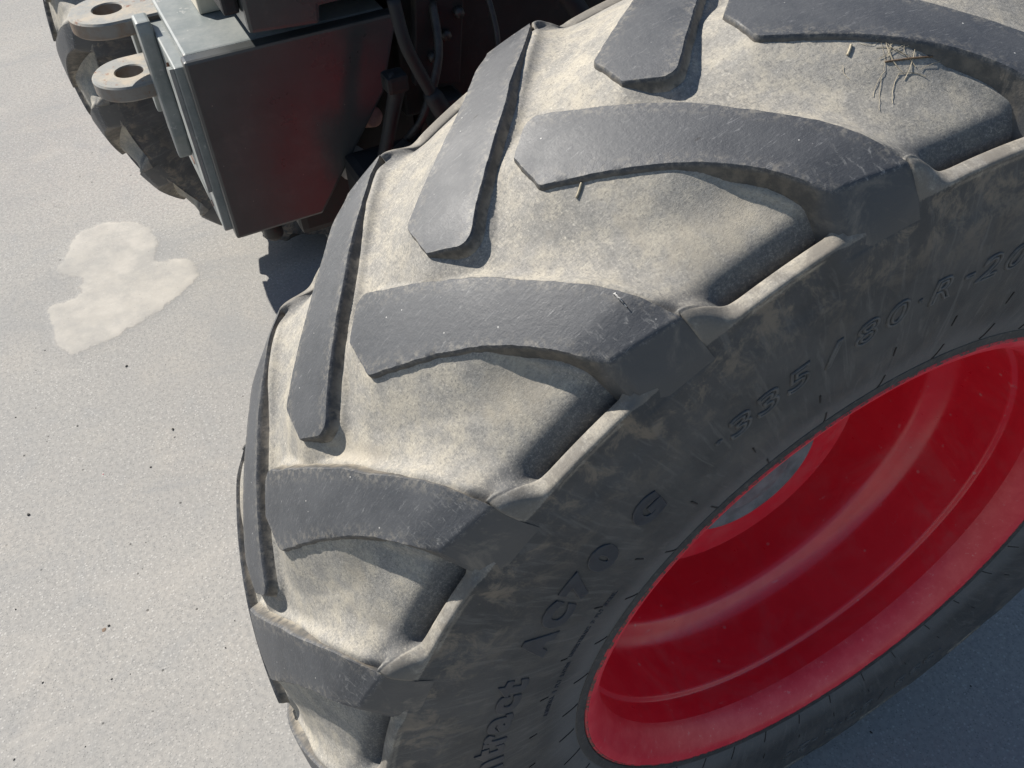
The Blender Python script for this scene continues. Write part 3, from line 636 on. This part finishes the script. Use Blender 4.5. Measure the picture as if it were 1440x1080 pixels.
# moulding ticks on the sidewall
def tick(a, r1, r2):
    V = []; wd = .00045
    for rr in np.linspace(r1, r2, 4):
        for sgn in (-1, 1):
            aa = R(a) + sgn * wd / rr
            for up in (-.0004, .0007): V.append((side_x(rr) + up, -rr * math.sin(aa), ZC + rr * math.cos(aa)))
    F = []
    for i in range(3):
        o = i * 4; F += [(o + 1, o + 3, o + 7, o + 5), (o, o + 1, o + 5, o + 4), (o + 3, o + 2, o + 6, o + 7)]
    link('moulding_tick', pydata('moulding_tick', V, F), m_black, tyre)
rg = np.random.default_rng(3)
for q in range(40):
    tick(2.0 + 9 * q + rg.uniform(-.5, .5), .2965 + rg.uniform(0, .003), .311 + rg.uniform(0, .006))
    tick(2.4 + 9 * q + rg.uniform(-.6, .6), .3385 + rg.uniform(0, .003), .347 + rg.uniform(0, .004))
# rubber flange protector line and grime where the bead meets the rim
m_bead = mat_flat('bead_rubber', (0.034, 0.035, 0.037), 0.6, 0.3, 90, dust=0.3)
revolve('bead_ring', [(.1578, .2972), (.1592, .2962), (.1594, .2945), (.1586, .2880), (.1550, .2862)], m_bead, tyre, 192)
from mathutils.bvhtree import BVHTree
bvh = BVHTree.FromPolygons([v.co.copy() for v in tyre.data.vertices], [tuple(p.vertices) for p in tyre.data.polygons])
def seat(x, a, up=0.0):
    d = Vector((0, -math.sin(R(a)), math.cos(R(a)))); o = Vector((x, 0, ZC)) + d * .7
    h = bvh.ray_cast(o, -d)
    p = h[0] if h[0] is not None else Vector((x, 0, ZC)) + d * .49
    return p + (h[1] if h[1] is not None and h[1].dot(d) > 0 else d) * up

# ------------------------------------------------------------------ front frame, hitch, hood, axle
XB = -0.5; YF = -0.388; ZT = 0.847; ZB = 0.626
PL = [(YF, ZT), (-.151, ZT), (-.155, .835), (-.180, .76), (-.280, ZB), (YF, ZB)]
tag(prism('side_plate', PL, 0, XB - .020, XB, m_body, loader, .0035), 'dark grey side plate of the front frame with a dull red reflection')
prism('side_plate', PL, 0, -.90, -.88, m_body, loader, .0035)
box('front_plate', (-.8795, YF - .009, ZB + .002), (-.5205, YF + .030, ZT - .012), m_grey, loader, .002)
box('top_plate', (-.8795, YF + .004, ZT - .011), (-.5205, -.16, ZT - .0005), m_grey, loader, .003)
rg = random.Random(4)
# thicker welded strip beside the side plate, its edge chipped to rust
zq = ZB + .06; left = []
while zq < ZT - .016:
    left.append((-.556 + rg.uniform(-.003, .004), zq)); zq += rg.uniform(.005, .014)
prism('front_strip', [(-.5215, ZB + .058), (-.5215, ZT - .0125)] + left[::-1], 1, YF - .0135, YF - .0092, m_grey, loader, 0)
prism('rust_edge', [(-.5545, ZB + .062), (-.5545, ZT - .0185)] + [(x - .004, q) for x, q in left[::-1] if ZB + .065 < q < ZT - .02], 1, YF - .0118, YF - .0093, m_rust, loader, 0)
for (xa, za, w_, h_) in [(-.600, .690, .018, .012), (-.66, .655, .03, .008), (-.74, .648, .02, .010), (-.57, .640, .014, .006)]:
    pts = [(xa + w_ * .5 * math.cos(q) * rg.uniform(.7, 1.2), za + h_ * .5 * math.sin(q) * rg.uniform(.6, 1.3)) for q in np.linspace(0, 2 * math.pi, 12, endpoint=False)]
    prism('paint_chip', pts, 1, YF - .0096, YF - .0088, m_rust, loader, 0)
for xa in (-.655, -.787):
    prism('mounting_bar', [(xa + .038, ZB + .085), (xa + .038, ZT - .0115), (xa + .034, ZT + .002), (xa + .006, ZT + .002), (xa, ZT - .0115), (xa, ZB + .085), (xa + .012, ZB + .05), (xa + .026, ZB + .05)], 1, YF - .026, YF - .0092, m_grey, loader, .003)
def clevis(ztop):
    cx, cy, hw, hr, th = -.700, -.4335, .0445, .0168, .019
    bm = bmesh.new(); N = 48; loops = []
    yb = YF + .012
    outer = []; inner = []
    for k in range(N):
        a = 2 * math.pi * k / N; dx, dy = math.cos(a), math.sin(a)
        if dy <= 0: ox, oy = dx * hw, dy * hw
        else:
            t1 = hw / abs(dx) if abs(dx) > 1e-6 else 9; t2 = (yb - cy) / dy; tt = min(t1, t2); ox, oy = dx * tt, dy * tt
        outer.append((cx + ox, cy + oy)); inner.append((cx + dx * hr, cy + dy * hr))
    ch = .0022
    rings = [[(cx + (x - cx) * .955, cy + (y - cy) * .955, ztop) for x, y in outer], [(x, y, ztop - ch) for x, y in outer], [(x, y, ztop - th + ch) for x, y in outer], [(cx + (x - cx) * .955, cy + (y - cy) * .955, ztop - th) for x, y in outer],
             [(x, y, ztop - th) for x, y in inner], [(x, y, ztop - ch * .6) for x, y in inner], [(cx + (x - cx) * 1.08, cy + (y - cy) * 1.08, ztop) for x, y in inner]]
    VV = [[bm.verts.new(p) for p in r_] for r_ in rings]
    for i in range(len(VV)):
        A, B = VV[i], VV[(i + 1) % len(VV)]
        for k in range(N): bm.faces.new((A[k], A[(k + 1) % N], B[(k + 1) % N], B[k]))
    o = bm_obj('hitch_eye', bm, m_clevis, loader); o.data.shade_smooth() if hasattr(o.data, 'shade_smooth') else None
    try: o.data.set_sharp_from_angle(angle=R(35))
    except Exception: pass
    return o
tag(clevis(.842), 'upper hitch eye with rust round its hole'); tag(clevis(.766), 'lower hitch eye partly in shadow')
# hood and grille above the frame
prism('hood', [(-.318, .868), (-.243, .862), (-.241, .880), (1.25, .886), (1.25, 1.20), (-.270, 1.20), (-.318, 1.15)], 0, -.918, -.482, m_body, loader, .004)
box('grille', (-.90, -.336, .884), (-.497, -.3185, 1.12), m_black, loader, .004)
box('cream_block', (-.660, -.345, ZT), (-.610, -.315, ZT + .022), m_cream, loader, .003)  # small cream box standing on the top plate
# what hides behind the side plate
box('axle_support', (-.86, -.30, .56), (-.56, -.125, .80), m_dark, loader, .01)
box('engine_block', (-.86, -.12, .43), (-.56, 1.0, .8795), m_dark, loader, .01)
box('frame_rail', (-.5595, -.145, .70), (-.535, 1.2, .858), m_dark, loader, .004)
prism('bracket_plate', [(-.128, .878), (-.068, .878), (-.085, .748), (-.142, .758)], 0, -.512, -.497, m_dark, loader, .002)
tube('axle_beam', [(-.12, 0, ZC), (-.20, 0, ZC), (-.22, 0, ZC), (-1.20, 0, ZC), (-1.22, 0, ZC), (-1.30, 0, ZC)], [.095, .095, .07, .07, .095, .095], m_dark, loader, 24)
hz = tube('hydraulic_hose', smoothpath([(-.41, -.185, .90), (-.40, -.182, .860), (-.40, -.172, .830), (-.40, -.157, .793), (-.395, -.141, .756), (-.39, -.120, .712), (-.37, -.085, .66)], 5), .0068, m_black, loader, 12)
tube('hose_sleeve', [(-.40, -.160, .800), (-.40, -.157, .793), (-.395, -.141, .756), (-.3945, -.1385, .751)], [.008, .0105, .0105, .008], m_dark, hz, 14)
tube('hydraulic_hose', smoothpath([(-.45, -.02, .90), (-.42, .03, .84), (-.40, .06, .76), (-.42, .06, .66), (-.5, .03, .60)], 5), .011, m_black, loader, 12)
tube('steering_link', [(-.43, -.195, .815), (-.43, -.186, .80), (-.44, -.215, .70), (-.46, -.23, .64)], [.007, .009, .008, .008], m_dark, loader, 10)
box('link_clamp', (-.445, -.200, .795), (-.420, -.175, .815), m_dark, loader, .005)
tube('pin_end', [(-.5595, -.190, .702), (-.546, -.183, .708), (-.543, -.1825, .7085)], [.0125, .0125, .010], m_copper, loader, 18)
box('cylinder_block', (-.50, -.245, .62), (-.40, -.13, .70), m_dark, loader, .012)
tube('grease_cup', [(-.55, -.222, .640), (-.54, -.218, .668), (-.538, -.217, .672)], [.016, .016, .012], m_steel, loader, 18)
tube('fuel_line', smoothpath([(-.50, -.11, .85), (-.47, -.12, .80), (-.46, -.15, .74), (-.48, -.17, .70), (-.52, -.15, .66)], 5), .005, m_line, loader, 10)
tube('brake_pipe', smoothpath([(-.49, -.05, .86), (-.46, -.05, .80), (-.45, -.07, .72), (-.47, -.10, .66)], 5), .0035, m_line, loader, 8)
box('valve_block', (-.525, -.125, .690), (-.485, -.085, .735), m_line, loader, .004)
for q in range(3): tube('flange_bolt', [(-.497, -.118 + q * .018, .790 + q * .022), (-.488, -.118 + q * .018, .790 + q * .022)], .006, m_line, loader, 6)
prism('steering_arm', [(-.215, .690), (-.175, .715), (-.120, .660), (-.125, .630), (-.165, .655), (-.205, .655)], 0, -.47, -.452, m_line, loader, .003)
tube('drag_pin', [(-.55, -.337, .626), (-.55, -.337, .585), (-.55, -.337, .580)], [.012, .012, .009], m_dark, loader, 12)

# ------------------------------------------------------------------ mortar patch and grit on the pavement
PATCH = [(-1.5241, -0.7037), (-1.5834, -0.672), (-1.6454, -0.6389), (-1.6623, -0.5804), (-1.6488, -0.5429), (-1.623, -0.5019), (-1.565, -0.4788), (-1.5089, -0.4759), (-1.4565, -0.4947), (-1.4343, -0.4827), (-1.4268, -0.4514), (-1.4101, -0.4221), (-1.3718, -0.4171), (-1.3294, -0.4295), (-1.2687, -0.5061), (-1.2449, -0.5518), (-1.2295, -0.5948), (-1.2145, -0.6369), (-1.2075, -0.6769), (-1.2057, -0.7107), (-1.2488, -0.7361), (-1.3007, -0.7378), (-1.3534, -0.7377), (-1.3899, -0.7382), (-1.3943, -0.7049), (-1.4001, -0.6736), (-1.4402, -0.6601), (-1.476, -0.6629), (-1.5018, -0.6908)]
def ground_patch():
    P = catmull(PATCH + PATCH[:1], 4)[:-1]; rg = np.random.default_rng(2)
    P = P + rg.normal(0, .0016, P.shape)
    h = .006; xs = np.arange(P[:, 0].min() - .04, P[:, 0].max() + .04, h); ys = np.arange(P[:, 1].min() - .04, P[:, 1].max() + .04, h)
    gx, gy = np.meshgrid(xs, ys, indexing='ij'); px = gx[..., None]; py = gy[..., None]; a = P; b = np.roll(P, -1, 0); ab = b - a
    tt = np.clip(((px - a[:, 0]) * ab[:, 0] + (py - a[:, 1]) * ab[:, 1]) / ((ab ** 2).sum(1) + 1e-12), 0, 1)
    dd = np.sqrt((px - a[:, 0] - tt * ab[:, 0]) ** 2 + (py - a[:, 1] - tt * ab[:, 1]) ** 2).min(-1)
    cr = ((a[:, 1] > py) != (b[:, 1] > py)) & (px < ab[:, 0] * (py - a[:, 1]) / (ab[:, 1] + 1e-15) + a[:, 0])
    sd = np.where(cr.sum(-1) % 2 == 1, dd, -dd)
    z = .00012 + .0014 * sstep(-.012, .010, sd)
    V = np.stack([gx, gy, z], -1).reshape(-1, 3); ny = len(ys); F = []
    ok = sd > -.026
    for i in range(len(xs) - 1):
        for k in range(ny - 1):
            if ok[i, k] and ok[i + 1, k] and ok[i + 1, k + 1] and ok[i, k + 1]: F.append((i * ny + k, (i + 1) * ny + k, (i + 1) * ny + k + 1, i * ny + k + 1))
    o = link('mortar_patch', quads_np('mortar_patch', V, np.array(F)), m_patch, smooth=True); tag(o, 'pale irregular mortar repair patch in the grey concrete', kind='structure')
    e = np.zeros((len(V), 3)); e[:, 0] = np.clip(.42 + sd.ravel() / .022, -1, 2); set_attr(o.data, 'edge', e)
ground_patch()
PEB = [(-1.1141, -0.6183, 5), (-1.0787, -0.5459, 2), (-0.8907, -0.5713, 5), (-0.8161, -0.6275, 4), (-0.81, -0.842, 6), (-0.9898, -0.733, 3), (-0.9762, -0.791, 2), (-0.3903, -0.5965, 3), (-0.65, -0.6684, 2), (-1.0727, -0.8379, 3), (-1.08, -0.8, 2), (-0.516, -0.7519, 4), (-0.4206, -0.7634, 3), (-0.4155, -0.7368, 2), (-0.6185, -0.8819, 3), (-0.4298, -0.5717, 2), (-0.599, -0.684, 2), (-0.4643, -0.8581, 3), (-0.3397, -0.7175, 2), (-0.3602, -0.9089, 3), (-0.3316, -0.815, 2), (0.1834, 0.3534, 3), (0.1693, 0.1804, 3)]
m_grit = mat_flat('dark_grit', (0.045, 0.042, 0.038), 0.8, 0.4, 200)
m_redbit = mat_flat('red_paint_flake', (0.30, 0.03, 0.04), 0.6, 0.2, 200)
m_leafbit = mat_flat('brown_leaf_scrap', (0.16, 0.11, 0.075), 0.8, 0.3, 200)
def pebble(x, y, mm, mat, seed, flat=.6):
    rg = random.Random(seed); bm = bmesh.new(); bmesh.ops.create_icosphere(bm, subdivisions=2, radius=1)
    ex = rg.uniform(1.0, 1.7); rz = rg.uniform(0, 3.1)
    for v in bm.verts:
        v.co *= 1 + rg.uniform(-.22, .22); v.co.x *= ex; v.co.z *= flat
        v.co *= mm * .00040
    bmesh.ops.rotate(bm, verts=bm.verts, cent=(0, 0, 0), matrix=Matrix.Rotation(rz, 3, 'Z'))
    zmin = min(v.co.z for v in bm.verts)
    for v in bm.verts: v.co.z -= zmin + .0003
    o = bm_obj('pebble', bm, mat); o.location = (x, y, 0); return o
OWN = {0: 'dark grit piece just below the pale mortar patch', 2: 'dark oblong grit piece halfway between the mortar patch and the tyre lugs', 4: 'largest dark grit piece near the left edge of the concrete', 21: 'dark grit in the tyre shadow nearest the right edge', 22: 'dark grit in the tyre shadow at the bottom edge'}
for i, (x, y, mm) in enumerate(PEB):
    sh = i >= len(PEB) - 2
    if i in OWN:
        tag(pebble(x, y, mm, m_grit, i), OWN[i], 'grit', 'grit in the tyre shadow' if sh else 'loose grit on the sunlit concrete'); continue
    tag(pebble(x, y, mm, m_grit, i), 'tiny dark grit lying in the shade below the near tyre' if sh else 'tiny dark grit speck scattered on the sunlit concrete', 'grit', 'grit in the tyre shadow' if sh else 'loose grit on the sunlit concrete')
tag(pebble(-.8413, -.7087, 3, m_redbit, 99, .3), 'single tiny red paint flake on the pale concrete', 'paint flake')
tag(pebble(-.512, -.760, 8, m_leafbit, 98, .12), 'brown dry leaf scrap on the concrete left of the tyre', 'leaf scrap')
# dry straw caught on the tread
m_straw = mat_flat('dry_straw', (0.36, 0.31, 0.22), 0.8, 0.3, 150)
m_straw2 = mat_flat('dark_twig', (0.13, 0.085, 0.05), 0.75, 0.3, 150)
def straw(name, pts, rad, mat, label):
    P = [seat(x, a, rad * .8) for x, a in pts]
    if len(P) == 2: P = [P[0], P[0].lerp(P[1], .5) + (P[1] - P[0]).cross(Vector((0, 0, 1))) * .03, P[1]]
    o = tube(name, smoothpath(P, 4), rad, mat, None, 7); tag(o, label, 'straw'); return o
straw('straw', [(.052, 28.29), (.048, 27.4)], .0008, m_straw, 'short straw stub lying between the two uppermost full lugs')
straw('twig', [(.086, 5.86), (.0915, 4.2), (.096, 2.77)], .0006, m_straw2, 'longest brown twig across the straw tangle at upper right of the tread')
straw('straw', [(.071, 7.64), (.067, 6.98)], .0008, m_straw, 'stubby straw left of the straw tangle under the top lug')
def straw_tangle():
    rg = random.Random(21); V = []; F = []
    for q in range(20):
        x0 = rg.gauss(.084, .007); a0 = rg.gauss(4.6, 1.3); th = rg.uniform(0, 6.28); ln = rg.uniform(.008, .026); bend = rg.uniform(-1.2, 1.2)
        pts = []; x, a = x0, a0
        for k in range(8):
            pts.append(seat(x, a, .0002 + .0006 * rg.random()))
            x += math.cos(th) * ln / 7; a += math.degrees(math.sin(th) * ln / 7 / .49); th += bend / 7
        rad = rg.uniform(.00009, .00021); b0 = len(V)
        for i_, p in enumerate(pts):
            t_ = (pts[min(i_ + 1, 7)] - pts[max(i_ - 1, 0)]).normalized(); aa = t_.cross(Vector((.3, .2, .9))).normalized(); bb = t_.cross(aa)
            for k in range(4): w_ = k * math.pi / 2; V.append(p + (aa * math.cos(w_) + bb * math.sin(w_)) * rad)
        for i_ in range(7):
            for k in range(4): F.append((b0 + i_ * 4 + k, b0 + i_ * 4 + (k + 1) % 4, b0 + i_ * 4 + 4 + (k + 1) % 4, b0 + i_ * 4 + 4 + k))
    o = link('straw_tangle', pydata('straw_tangle', V, F), m_straw); tag(o, 'loose tangle of fine pale straw at upper right of the tread', 'straw')
straw_tangle()

def torn_flap(x, a, name, mat, parent, ln, wd, seed):
    rg = random.Random(seed); V = []; F = []; n = 9
    for i in range(n):
        t_ = i / (n - 1); w_ = wd * (1 - t_) ** .6
        for sgn in (-1, 1):
            aa = R(a) + (sgn * w_ + rg.uniform(-.0004, .0004)) / RT; xx = x + ln * t_
            rr = float(top_r(min(xx, .153))) + .0006 + .0016 * math.sin(t_ * 3.1) + (.0005 if sgn > 0 else 0)
            V.append((xx, -rr * math.sin(aa), ZC + rr * math.cos(aa))); V.append((xx, -(rr - .003) * math.sin(aa), ZC + (rr - .003) * math.cos(aa)))
    for i in range(n - 1):
        o = i * 4; F += [(o, o + 2, o + 6, o + 4), (o, o + 4, o + 5, o + 1), (o + 2, o + 3, o + 7, o + 6)]
    F.append((0, 1, 3, 2)); link(name, pydata(name, V, F), mat, parent)
m_tear = mat_flat('torn_pale_rubber', (0.36, 0.35, 0.33), 0.7, 0.4, 300)
torn_flap(.122, 30.75, 'torn_flap', m_tear, tyre, .011, .0006, 1)
